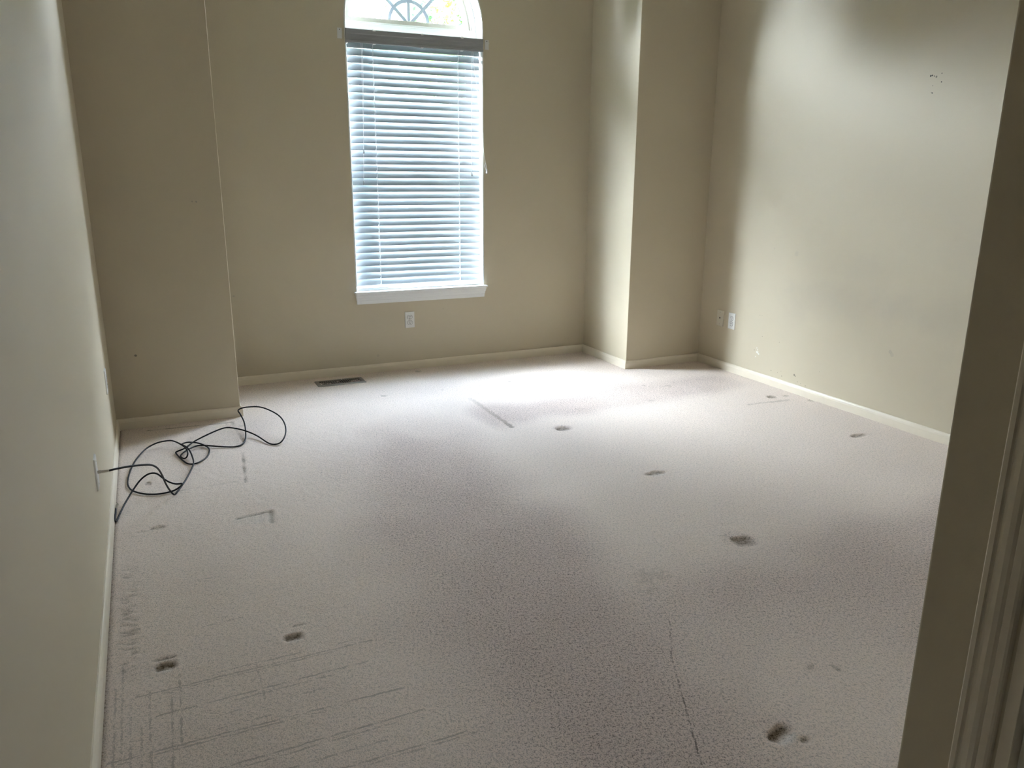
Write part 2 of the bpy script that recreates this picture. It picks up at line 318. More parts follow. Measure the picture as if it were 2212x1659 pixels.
# window wall: one solid with the arched opening cut from it
def window_wall():
    r = RAD+.008; zb = WZ-.02; n = 28
    arc = [(WC - r*math.cos(math.pi*i/n), SPR + r*math.sin(math.pi*i/n)) for i in range(n+1)]
    bm = bmesh.new()
    def quad(pts):
        a = [bm.verts.new((x, YW, z)) for x, z in pts]; bm.faces.new(a)
    quad([(XA, Z0), (WC-r, Z0), (WC-r, zb), (XA, zb)]); quad([(WC-r, Z0), (WC+r, Z0), (WC+r, zb), (WC-r, zb)]); quad([(WC+r, Z0), (XB, Z0), (XB, zb), (WC+r, zb)])
    quad([(XA, zb), (WC-r, zb), (WC-r, SPR), (XA, SPR)]); quad([(WC+r, zb), (XB, zb), (XB, SPR), (WC+r, SPR)])
    quad([(XA, SPR), (WC-r, SPR), (WC-r, H), (XA, H)]); quad([(WC+r, SPR), (XB, SPR), (XB, H), (WC+r, H)])
    for i in range(n): quad([arc[i], arc[i+1], (arc[i+1][0], H), (arc[i][0], H)])
    bmesh.ops.remove_doubles(bm, verts=bm.verts, dist=1e-5)
    ex = bmesh.ops.extrude_face_region(bm, geom=bm.faces[:])
    bmesh.ops.translate(bm, vec=(0, YO-YW, 0), verts=[v for v in ex['geom'] if isinstance(v, bmesh.types.BMVert)])
    return bobj('wall_window', bm, 'wall_window', kind='structure')
window_wall()

# ------------------------------------------------------------------ baseboards: moulded profile, mitred in the corners
BP = [(0, -.015), (TB, -.015), (TB, HB-.020), (TB-.0012, HB-.016), (TB-.0020, HB-.010), (TB-.0045, HB-.004), (TB-.0080, HB), (0, HB)]
def baseboard(name, a, b, n, ea, eb):
    """a, b = wall line ends, n = normal into the room; ea/eb = -1 inside corner, +1 outside corner, 0 square"""
    a = Vector(a+(0,)); b = Vector(b+(0,)); n = Vector(n+(0,)); t = (b-a).normalized(); bm = bmesh.new()
    loft(bm, [[a + n*u - t*(u*ea) + Vector((0, 0, z)) for u, z in BP], [b + n*u + t*(u*eb) + Vector((0, 0, z)) for u, z in BP]])
    return bobj(name, bm, 'trim', kind='structure')
baseboard('baseboard_left', (0, YB), (0, YS), (1, 0), -1, -1)
baseboard('baseboard_alcove_left', (0, YS), (XA, YS), (0, -1), -1, 1)
baseboard('baseboard_alcove_left_side', (XA, YS), (XA, YW), (1, 0), 1, -1)
baseboard('baseboard_window', (XA, YW), (XB, YW), (0, -1), -1, -1)
baseboard('baseboard_alcove_right_side', (XB, YW), (XB, YR), (-1, 0), -1, 1)
baseboard('baseboard_alcove_right', (XB, YR), (XW, YR), (0, -1), 1, -1)
baseboard('baseboard_right', (XW, YR), (XW, YE), (-1, 0), -1, -1)
baseboard('baseboard_rear', (XW, YE), (XE, YE), (0, 1), -1, 1)
baseboard('baseboard_passage', (XE, YE), (XE, DY1+.065), (-1, 0), 1, 0)
baseboard('baseboard_passage_near', (XE, DY0-.065), (XE, YB), (-1, 0), 0, -1)
baseboard('baseboard_entry_end', (XE, YB), (0, YB), (0, 1), -1, -1)

# ------------------------------------------------------------------ carpet: a fine height field with dents, tracks, soiling and a dimmed window end
def sst(e0, e1, x):
    t = np.clip((x-e0)/(e1-e0), 0, 1); return t*t*(3-2*t)
def vnoise(X, Y, f, seed):
    r = np.random.default_rng(seed); n = 256; g = r.random((n, n))
    x = X*f+50; y = Y*f+50; i = np.floor(x).astype(int); j = np.floor(y).astype(int); u = x-i; v = y-j
    u = u*u*(3-2*u); v = v*v*(3-2*v); i %= n; j %= n; i1 = (i+1) % n; j1 = (j+1) % n
    return (g[i, j]*(1-u)+g[i1, j]*u)*(1-v)+(g[i, j1]*(1-u)+g[i1, j1]*u)*v
def segdist(X, Y, a, b):
    ax, ay = a; bx, by = b; dx, dy = bx-ax, by-ay; L = dx*dx+dy*dy
    t = np.clip(((X-ax)*dx+(Y-ay)*dy)/L, 0, 1); return np.hypot(X-ax-t*dx, Y-ay-t*dy), t
def carpet():
    xs = np.arange(0, XW+.0065, .0065); xs[-1] = XW
    ys = np.concatenate([np.arange(YB, .35, .06), np.arange(.35, 2.2, .0065), np.arange(2.2, YW+.008, .008)]); ys[-1] = YW
    Y, X = np.meshgrid(ys, xs, indexing='ij')
    nz = .55*vnoise(X, Y, 3, 1)+.3*vnoise(X, Y, 8, 2)+.15*vnoise(X, Y, 22, 3); fine = vnoise(X, Y, 90, 4)
    n2 = .6*vnoise(X, Y, 1.6, 5)+.4*vnoise(X, Y, 5, 6)
    wx = X+(vnoise(X, Y, 4, 7)-.5)*.22; wy = Y+(vnoise(X, Y, 4, 8)-.5)*.22
    # traffic soil: path from the entry up the middle of the room, round the foot and far side of the bed
    d1, _ = segdist(wx, wy, (1.20, .55), (1.36, 2.35)); d2, _ = segdist(wx, wy, (1.36, 2.35), (1.40, 3.35))
    s = .95*sst(.62, .12, d1)
    s = np.maximum(s, .85*sst(.46, .05, d2))
    d3, _ = segdist(wx, wy, (1.3, 1.30), (3.9, 1.45)); s = np.maximum(s, .72*sst(.52, .15, d3))
    d4, _ = segdist(wx, wy, (2.10, 3.62), (3.55, 3.72)); s = np.maximum(s, .80*sst(.36, .08, d4))
    d5, _ = segdist(wx, wy, (1.1, 3.2), (1.5, 3.5)); s = np.maximum(s, .45*sst(.4, .05, d5))
    # under the bed the pile stayed clean
    ex = X+(vnoise(X, Y, 6, 17)-.5)*.05; ey = Y+(vnoise(X, Y, 6, 18)-.5)*.05
    curve = .22*sst(2.6, 3.4, Y)
    bed = sst(1.72+.0, 1.90, ex-curve*.6)*sst(1.62, 1.92, ey+.16*(X-2.2)*0)*sst(3.56, 3.38, ey-.10*sst(2.6, 3.9, X))
    s = s*(1-.85*bed)
    # lighter patch at the near right
    s *= 1-.75*sst(.55, .15, np.hypot((X-1.85)*.9, Y-.95))
    s = np.clip(s*(.72+.56*nz), 0, 1)
    base = .06+.10*n2+.22*sst(3.7, 4.6, Y)  # window end darkened in colour to tame its bright daylight, not dirt
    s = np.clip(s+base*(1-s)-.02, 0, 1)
    brown = .13*sst(.75, .05, X)*sst(4.6, 3.6, Y)*(.5+1.0*nz); pale = np.zeros_like(X)
    Zh = (fine-.5)*.0016+(vnoise(X, Y, 30, 9)-.5)*.0012+(nz-.5)*.003
    def brownadd(m):
        nonlocal brown; brown = np.maximum(brown, m)
    # straight tracks pressed by furniture / vacuum
    def groove(a, b, w=.006, dp=.004, br=.35):
        nonlocal Zh
        d, t = segdist(X, Y, a, b); wob = (vnoise(X, Y, 40, 12)-.5)*.006; gap = .35+.65*sst(.2, .45, vnoise(X, Y, 14, 13))
        m = np.exp(-((d+wob)/w)**2)*gap; m = m*.75; Zh -= dp*.45*m; Zh += dp*.15*np.exp(-((d-2.4*w)/w)**2)*gap; brownadd(br*m)
    # board outline in the alcove corner
    for a, b, br in (((.15, 4.172), (.578, 4.145), 1.0), ((.578, 4.145), (.60, 3.75), .5), ((.575, 3.60), (.54, 3.187), .9), ((.26, 3.205), (.50, 3.215), .9), ((.40, 3.66), (.56, 3.72), .4)):
        groove(a, b, .007, .004, br)
    # ruffled strip beside the left wall
    m = np.exp(-((X-.068)/.03)**2)*sst(1.75, 1.95, Y)*sst(2.65, 2.4, Y); rp = vnoise(X*.6, Y*1.6, 60, 14)
    Zh += m*(rp-.5)*.008; brownadd(.55*m*sst(.55, .2, rp))
    # gap along the left skirting: pile dips, the gap's shade painted brown
    brownadd(.75*sst(.024, .014, X)*(Y < YS)); Zh -= .004*sst(.026, .014, X)
    # long stain line beside the bed
    d, t = segdist(X, Y, (1.988, 4.05), (1.985, 3.43)); m = sst(.022, .006, d+(vnoise(X, Y, 60, 15)-.5)*.012)*(.25+.75*t); s = np.maximum(s, .95*m); brownadd(.62*m); Zh -= .001*m
    # leg dents
    def dent(x, y, rx, ry, dp, br, rot=0, sq=2, pl=0, back=1.0):
        nonlocal Zh, pale
        c, q = math.cos(rot), math.sin(rot); u = ((X-x)*c+(Y-y)*q)/rx; v = (-(X-x)*q+(Y-y)*c)/ry
        rr = (np.abs(u)**sq+np.abs(v)**sq)**(1/sq)+(vnoise(X, Y, 45, 16)-.5)*.35
        m = sst(1.25, .75, rr); Zh = Zh - dp*.6*m + dp*.12*np.exp(-((rr-1.5)/.25)**2)
        brownadd(br*m*sst(-.9*back, .3, v)*(.75+.5*fine))
        if pl: pale = np.maximum(pale, pl*sst(1.1, .6, np.hypot(u, v+1.0)))
    dent(2.233, 3.286, .040, .032, .012, .75); s = np.maximum(s, .7*sst(.075, .03, np.hypot(X-2.233, (Y-3.30))))
    dent(2.312, 2.520, .050, .022, .011, .62, pl=.3)
    dent(2.209, 1.785, .040, .038, .012, .72, rot=-.2, sq=4)
    s = np.maximum(s, .6*sst(.10, .03, np.hypot(X-2.205, (Y-1.81))))
    dent(3.641, 2.530, .050, .022, .011, .55); dent(3.760, 3.318, .030, .03, .010, .75, sq=3)
    dent(3.86, 3.30, .02, .02, .006, .4); dent(3.925, 3.15, .022, .03, .006, .4)
    dent(1.559, .905, .038, .020, .014, .95, rot=.35, sq=3, pl=.45); dent(1.600, .862, .014, .012, .008, .6); 
    s = np.maximum(s, .55*sst(.09, .03, np.hypot(X-1.56, Y-.93)))
    dent(.521, 1.845, .026, .018, .012, .85, rot=.1, sq=4, pl=.3); dent(.545, 1.905, .022, .006, .005, .4)
    dent(.164, 1.848, .024, .018, .013, .95, rot=.05, sq=5, pl=.35); dent(.160, 1.888, .038, .005, .006, .55)
    dent(.166, 2.837, .030, .018, .008, .6); dent(.11, 2.82, .03, .012, .005, .3)
    dent(.139, 3.347, .012, .030, .008, .6)
    groove((.465, 2.795), (.595, 2.815), .009, .009, .95); groove((.597, 2.812), (.585, 2.700), .010, .009, .9)
    pale = np.maximum(pale, .25*sst(.07, .02, segdist(X, Y, (.49, 2.765), (.56, 2.755))[0]))
    for x, y, r, b in ((1.513, 4.327, .022, .5), (1.896, 4.315, .018, .55), (2.385, 4.333, .018, .5), (2.76, 4.334, .015, .45), (1.919, 1.049, .022, .45), (1.84, 1.085, .014, .35), (1.909, 4.85, .03, .4), (2.50, 3.58, .03, .15),
                       (.95, 1.9, .01, .2), (3.30, 3.80, .03, .3), (3.40, 3.86, .02, .3), (3.16, 3.88, .02, .3), (1.75, 4.6, .012, .2), (2.33, 3.97, .01, .3), (.62, 4.05, .012, .3), (3.0, 3.55, .03, .22), (1.73, 1.70, .07, .2), (1.65, 1.62, .05, .2)):
        brownadd(b*sst(r, r*.3, np.hypot(X-x, (Y-y)*1.2)+(vnoise(X, Y, 60, 19)-.5)*r*1.6))
    d, t = segdist(X, Y, (3.50, 3.24), (3.80, 3.22)); brownadd(.3*sst(.02, .005, d+(fine-.5)*.02))
    # pile sinks away at the skirtings
    ny, nx = X.shape; co = np.stack([X, Y, Zh], -1).reshape(-1, 3)
    idx = np.arange(ny*nx).reshape(ny, nx); q = np.stack([idx[:-1, :-1], idx[:-1, 1:], idx[1:, 1:], idx[1:, :-1]], -1)
    keep = ~((X[:-1, :-1] > XE+.12) & (Y[1:, 1:] < YE-.09)); q = q[keep].reshape(-1, 4); nf = len(q)
    me = bpy.data.meshes.new('floor'); me.vertices.add(len(co)); me.vertices.foreach_set('co', co.astype(np.float32).ravel())
    me.loops.add(nf*4); me.loops.foreach_set('vertex_index', q.astype(np.int32).ravel())
    me.polygons.add(nf); me.polygons.foreach_set('loop_start', np.arange(0, nf*4, 4, dtype=np.int32)); me.polygons.foreach_set('loop_total', np.full(nf, 4, dtype=np.int32))
    me.polygons.foreach_set('use_smooth', np.ones(nf, dtype=bool)); me.update(calc_edges=True)
    for nm, arr in (('soil_and_dim', s), ('brown', brown), ('pale', pale)):
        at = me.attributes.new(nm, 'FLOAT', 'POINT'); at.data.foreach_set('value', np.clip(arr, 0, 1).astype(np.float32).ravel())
    return link('floor', me, 'carpet', kind='structure')
carpet()

# ------------------------------------------------------------------ arched window: liner, sill, sashes, grille, panes
win = empty('window_1', (WC, YW, WZ)); mark(win, kind='structure')
def wpart(name, bm, mat, parent=None, smooth=False):
    o = bobj(name, bm, mat, smooth=smooth); o.parent = parent or win
    o.matrix_parent_inverse = Matrix.Identity(4)
    me = o.data
    if parent is None: me.transform(Matrix.Translation((-WC, -YW, -WZ)))
    return o
def arch_strip(r0, r1, y0, y1, z_low, n=32):
    """solid band following the opening: straight jambs up to the spring line, then the half circle"""
    bm = bmesh.new(); rings = []
    def ring(px, pz, qx, qz): rings.append([(px, y0, pz), (qx, y0, qz), (qx, y1, qz), (px, y1, pz)])
    if z_low < SPR: ring(WC-r1, z_low, WC-r0, z_low)
    for i in range(n+1):
        a = math.pi*i/n; ring(WC-r1*math.cos(a), SPR+r1*math.sin(a), WC-r0*math.cos(a), SPR+r0*math.sin(a))
    if z_low < SPR: ring(WC+r1, z_low, WC+r0, z_low)
    loft(bm, rings); return bm
wpart('jamb_liner', arch_strip(RAD, RAD+.0078, YW-.0015, YO, WZ-.004), 'white')
wpart('outer_frame', arch_strip(RAD-.022, RAD-.0005, YW+.115, YO-.01, WZ), 'vinyl')
wpart('inner_stop', arch_strip(RAD-.034, RAD-.0225, YW+.128, YO-.012, 2.2505), 'almond')
wpart('arch_sash', arch_strip(RAD-.062, RAD-.0345, YW+.142, YO-.014, 2.31), 'almond')
bm = bmesh.new(); box(bm, WC-RAD+.0005, WC+RAD-.0005, YW+.100, YO-.012, 2.2355, 2.292, .004); wpart('mullion', bm, 'vinyl')
bm = bmesh.new(); box(bm, WC-RAD+.02, WC+RAD-.02, YW+.120, YO-.014, 2.2925, 2.306, .002); wpart('mullion_stop', bm, 'vinyl')
bm = bmesh.new(); box(bm, WC-RAD+.0345, WC+RAD-.0345, YW+.1405, YO-.017, 2.2995, 2.335, .002); wpart('arch_sash_rail', bm, 'almond')
# arched pane
bm = bmesh.new(); rr = RAD-.055
outl = [(WC-rr*math.cos(math.pi*i/32), max(SPR+rr*math.sin(math.pi*i/32), 2.33)) for i in range(33)]
loft(bm, [[(x, YW+.160, z) for x, z in outl], [(x, YW+.164, z) for x, z in outl]]); wpart('pane', bm, 'glass')
# sunburst grille: inner ring and three rays
HZ = 2.325; bm = bmesh.new(); rings = []
for i in range(25):
    a = math.pi*i/24; o_, n_ = .1455, .1235
    rings.append([(WC-o_*math.cos(a), YW+.152, HZ+o_*math.sin(a)), (WC-n_*math.cos(a), YW+.152, HZ+n_*math.sin(a)), (WC-n_*math.cos(a), YW+.159, HZ+n_*math.sin(a)), (WC-o_*math.cos(a), YW+.159, HZ+o_*math.sin(a))])
loft(bm, rings); wpart('grille_ring', bm, 'grille')
for a, r0 in ((45, .012), (90, .008), (135, .012)):
    bm = bmesh.new(); A = math.radians(a); u = Vector((math.cos(A), 0, math.sin(A))); v = Vector((-math.sin(A), 0, math.cos(A)))*.0105
    c0 = Vector((WC, 0, HZ-.012))+u*.024; c1 = Vector((WC, 0, HZ-.012))+u*(RAD-.06)
    if a != 90: c1 = Vector((WC, 0, HZ-.012))+u*(RAD-.068)
    loft(bm, [[c+s*v+Vector((0, y, 0)) for s, y in ((-1, YW+.151), (1, YW+.151), (1, YW+.1585), (-1, YW+.1585))] for c in (c0, c1)])
    wpart('grille_bar', bm, 'grille')
# lower double-hung sashes behind the blind
for k, (z0, z1, y0) in enumerate(((WZ+.004, 1.43, YW+.118), (1.395, 2.232, YW+.146))):
    bm = bmesh.new(); x0, x1 = WL+.0225, WR-.0225; w = .038
    box(bm, x0, x0+w, y0, y0+.026, z0, z1, .003); box(bm, x1-w, x1, y0, y0+.026, z0, z1, .003)
    box(bm, x0+w, x1-w, y0, y0+.026, z0, z0+.042, .003); box(bm, x0+w, x1-w, y0, y0+.026, z1-.036, z1, .003)
    sa = wpart('sash', bm, 'vinyl')
    bm = bmesh.new(); box(bm, x0+w-.004, x1-w+.004, y0+.011, y0+.015, z0+.038, z1-.032)
    pn = wpart('pane', bm, 'glass')
# stool (inner sill) and moulded apron with returned ends
bm = bmesh.new(); box(bm, 1.500, 2.475, YW-.042, YW+.0005, WZ-.0125, WZ, .0035, 3); box(bm, WL+.0005, WR-.0005, YW-.002, YW+.116, WZ-.0115, WZ-.0005); wpart('sill', bm, 'white')
AP = [(.034, 0), (.034, -.010), (.029, -.015), (.027, -.028), (.022, -.031), (.020, -.046), (.015, -.050), (.0135, -.068), (.011, -.074), (0, -.0745)]
bm = bmesh.new(); xa, xb, zt = 1.5215, 2.4535, WZ-.013
loft(bm, [[(xa-.36*u-.001, YW-u*0, zt+z) for u, z in AP]+[(xa, YW, zt)], [(xa-.36*u, YW-u, zt+z) for u, z in AP]+[(xa, YW-.001, zt)], [(xb+.36*u, YW-u, zt+z) for u, z in AP]+[(xb, YW-.001, zt)], [(xb+.36*u+.001, YW, zt+z) for u, z in AP]+[(xb, YW, zt)]])
wpart('apron', bm, 'white')

# ------------------------------------------------------------------ horizontal blind
BX0, BX1, BY = 1.5330, 2.4460, YW+.048
blind = empty('venetian_blind', (WC, BY, 2.235)); OFF = Vector((WC, BY, 2.235))
mark(blind, 'white two-inch slatted blind lowered over the rectangular part of the arched window', 'blind')
def bpart(name, bm, mat, parent=None, smooth=False):
    o = bobj(name, bm, mat, smooth=smooth); o.data.transform(Matrix.Translation(-OFF)); o.parent = parent or blind; return o
bm = bmesh.new(); box(bm, 1.5260, 2.4480, YW+.012, YW+.062, 2.182, 2.226, .003); bpart('headrail', bm, 'white')
VP = [(0, 0), (.014, 0), (.016, .004), (.016, .014), (.012, .019), (.0105, .030), (.0125, .036), (.0125, .050), (.016, .056), (.0175, .066), (.0175, .078), (.014, .082), (0, .082)]
bm = bmesh.new(); loft(bm, [[(x, YW-.002-u, 2.155+z) for u, z in VP] for x in (1.5185, 2.4535)]); bpart('valance', bm, 'valance')
for x in (1.70, 2.02, 2.30):
    bm = bmesh.new(); cl = [(YW+.012, 2.2372), (YW+.012, 2.2395), (YW-.0225, 2.2395), (YW-.0225, 2.228), (YW-.0207, 2.228), (YW-.0207, 2.2372)]
    loft(bm, [[(xx, y, z) for y, z in cl] for xx in (x-.009, x+.009)]); bpart('valance_clip', bm, 'cord')
    bm = bmesh.new(); box(bm, x-.009, x+.009, YW-.0225, YW+.006, 2.1515, 2.1545); bpart('valance_clip', bm, 'cord')
bm = bmesh.new(); box(bm, 1.5218, 1.5330, YW-.012, YW+.03, 2.150, 2.164, .001); bpart('end_clip', bm, 'cord')
# slats: one crowned profile, 34 copies
TILT = math.radians(62); CH, CROWN, TH = .0505, .0036, .0029; prof = []
for side in (1, -1):
    rngk = range(9) if side == 1 else range(8, -1, -1)
    for k in rngk:
        s_ = (k/8-.5); prof.append((s_*CH, CROWN*(1-4*s_*s_)+side*TH/2))
bm = bmesh.new(); loft(bm, [[(x, c*math.cos(TILT)-h*math.sin(TILT), c*math.sin(TILT)+h*math.cos(TILT)) for c, h in prof] for x in (-(BX1-BX0)/2, (BX1-BX0)/2)])
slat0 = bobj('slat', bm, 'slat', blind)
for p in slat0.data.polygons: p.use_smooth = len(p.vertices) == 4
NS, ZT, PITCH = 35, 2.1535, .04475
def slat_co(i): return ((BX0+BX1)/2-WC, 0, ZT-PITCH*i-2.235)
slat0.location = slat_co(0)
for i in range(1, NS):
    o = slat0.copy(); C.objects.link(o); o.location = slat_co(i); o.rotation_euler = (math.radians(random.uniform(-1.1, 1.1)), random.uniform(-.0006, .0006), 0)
bm = bmesh.new(); box(bm, BX0+.001, BX1-.001, BY-.026, BY+.022, WZ+.0015, WZ+.021, .005, 3); bpart('bottom_rail', bm, 'white')
for x in (1.700, 2.287):
    for yy in (BY-.0225, BY+.0225):
        lc = bpart('ladder_cord', tube([(x, yy, 2.185), (x, yy, 1.4), (x, yy, WZ+.02)], .0014, 6, 2), 'cord')
    bm = bmesh.new()
    for i in range(NS):   # rungs under each slat
        z = ZT-PITCH*i-.004
        a = Vector((x-.004, BY-.0225, z-.0205)); b = Vector((x+.001, BY+.0225, z+.0215)); d = Vector((.0012, 0, 0))
        loft(bm, [[p+d, p+Vector((0, 0, .001)), p-d, p-Vector((0, 0, .001))] for p in (a, b)])
    rg = bpart('ladder_rungs', bm, 'cord')
def tassel(p, cord, hh=.028, mat='tassel'):
    bm = bmesh.new(); lathe(bm, [(0, .002), (.003, .0035), (.012, .0040), (.022, .0062), (hh, .0068), (hh+.001, .004)], p, (0, 0, -1), 12)
    t = bobj('tassel', bm, mat, smooth=True); t.data.transform(Matrix.Translation(-OFF)); t.parent = cord
yc = BY-.034
for pts, sc in (([(1.622, yc, 2.182), (1.617, yc-.002, 1.85), (1.611, yc, 1.512)], .001), ([(1.632, yc, 2.182), (1.620, yc-.002, 1.75), (1.603, yc, 1.310)], .001), ([(2.385, yc, 2.182), (2.378, yc-.002, 1.8), (2.377, yc, 1.372)], .001)):
    cd = bpart('lift_cord', tube(pts, sc, 6, 6), 'cord'); tassel(pts[-1], cd)
cd = bpart('tilt_cord', tube([(2.388, yc, 2.182), (2.400, yc, 2.05), (2.418, yc, 1.92), (2.438, yc-.012, 1.72), (2.4505, YW-.006, 1.60), (2.459, YW-.008, 1.50), (2.472, YW-.009, 1.434)], .0012, 6, 6), 'cord')
tc_ = bpart('cord_loop', tube([(2.472, YW-.009, 1.436), (2.467, YW-.011, 1.420), (2.466, YW-.012, 1.405), (2.470, YW-.012, 1.392), (2.476, YW-.011, 1.380), (2.479, YW-.010, 1.395), (2.477, YW-.010, 1.415), (2.472, YW-.009, 1.434)], .0016, 6, 4), 'cord', parent=None)
tassel((2.480, YW-.012, 1.392), cd, .030, 'white')

# curtain rod bracket plates left on the wall
def bracket(x, z, lean, label):
    e = empty('curtain_rod_bracket', (x, YW, z)); mark(e, label, 'bracket', 'curtain bracket plates beside the window')
    bm = bmesh.new(); box(bm, -.0145, .0145, -.0035, 0, -.031, .031, .0012); pb = bobj('bracket_plate', bm, 'bracket', e)
    bm = bmesh.new(); lathe(bm, [(0, .0030), (.0006, .0030)], (0, -.0041, .022), (0, 1, 0), 12); bobj('screw_hole', bm, 'slot', e)
    bm = bmesh.new(); box(bm, .0085, .0145, -.010, -.0036, .004, .013, .001); bobj('bracket_hook', bm, 'bracket', e)
    e.rotation_euler = (0, lean, 0)
bracket(1.483, 2.205, .03, 'small pale wall bracket plate left of the blind valance')
bracket(2.4855, 2.204, 0, 'small pale wall bracket plate right of the blind valance')

# ------------------------------------------------------------------ wall plates: built facing -Y at the origin, then turned
def basis(wall, x, y, z):
    """plate-local (u right, n out of wall, z) -> world; wall in 'window','right','left'"""
    rz = {'window': 0, 'right': math.radians(-90), 'left': math.radians(90)}[wall]
    return (x, y, z), rz
PW, PH = .0700, .1143
def plate_mesh(bm, w=PW, h=PH, t=.006):
    rings = []
    for ins, y in ((0, 0), (0, -t*.35), (.0012, -t*.75), (.0035, -t), ):
        a, b = w/2-ins, h/2-ins; rings.append([(-a, y, -b), (a, y, -b), (a, y, b), (-a, y, b)])
    loft(bm, rings)
def duplex(wall, x, y, z, label, grp='duplex outlets'):
    loc, rz = basis(wall, x, y, z); e = empty('duplex_outlet', loc); e.rotation_euler = (0, 0, rz); mark(e, label, 'outlet')
    bm = bmesh.new(); plate_mesh(bm); bobj('cover_plate', bm, 'plate', e)
    for s in (1, -1):
        zc = s*.0196
        def face(r, y0, y1):
            pts = []
            for k in range(32):
                a = 2*math.pi*k/32; px, pz = r*math.cos(a), r*math.sin(a); pz = max(-.80*r, min(.80*r, pz)); pts.append((px, pz))
            return [[(px, y0, zc+pz) for px, pz in pts], [(px, y1, zc+pz) for px, pz in pts]]
        bm = bmesh.new(); loft(bm, face(.0186, -.0058, -.00625)); bobj('socket_gap', bm, 'slot', e)
        bm = bmesh.new(); loft(bm, face(.0170, -.0059, -.0076)); rc = bobj('receptacle', bm, 'plate', e)
        for dx, hh in ((-.0064, .0045), (.0064, .0037)):
            bm = bmesh.new(); box(bm, dx-.0013, dx+.0013, -.0079, -.0070, zc+.004-hh, zc+.004+hh); bobj('slot', bm, 'slot', rc)
        bm = bmesh.new(); lathe(bm, [(0, .0027), (.0009, .0027)], (0, -.0079, zc-.0078), (0, 1, 0), 12); bobj('ground_hole', bm, 'slot', rc)
    bm = bmesh.new(); lathe(bm, [(0, .0036), (.0012, .0032), (.0016, .002)], (0, -.0058, 0), (0, -1, 0), 12); bobj('screw', bm, 'steel', e)
    return e
duplex('window', 1.8529+.035, YW, .3007+.0571, 'white duplex outlet centred on the wall below the window sill')
duplex('right', XW, 4.0071-.035, .3061+.0571, 'white duplex outlet on the right wall, nearer of the two plates by the corner')
def blank(wall, x, y, z, label, mat, hole=True, name='cable_wall_plate'):
    loc, rz = basis(wall, x, y, z); e = empty(name, loc); e.rotation_euler = (0, 0, rz); mark(e, label, 'wall plate')
    bm = bmesh.new(); plate_mesh(bm); bobj('cover_plate', bm, mat, e)
    for s in (1, -1):
        bm = bmesh.new(); lathe(bm, [(0, .0032), (.001, .0028)], (0, -.0058, s*.0415), (0, -1, 0), 12); bobj('screw', bm, 'steel', e)
    if hole:
        bm = bmesh.new(); lathe(bm, [(0, .0062), (.0005, .0062)], (0, -.0064, .002), (0, 1, 0), 16); bobj('cable_hole', bm, 'slot', e)
    return e
blank('right', XW, 4.1315-.035, .3079+.0571, 'ivory wall plate with a single dark hole, closest to the right corner', 'plate_beige')
jack = blank('left', 0, 2.5773, .2962+.0571, 'white coaxial jack plate on the left wall where the black cable plugs in', 'plate', hole=False, name='coaxial_wall_plate')
duplex('left', 0, 3.755, .3937, 'white outlet seen edge-on on the left wall near the alcove corner')

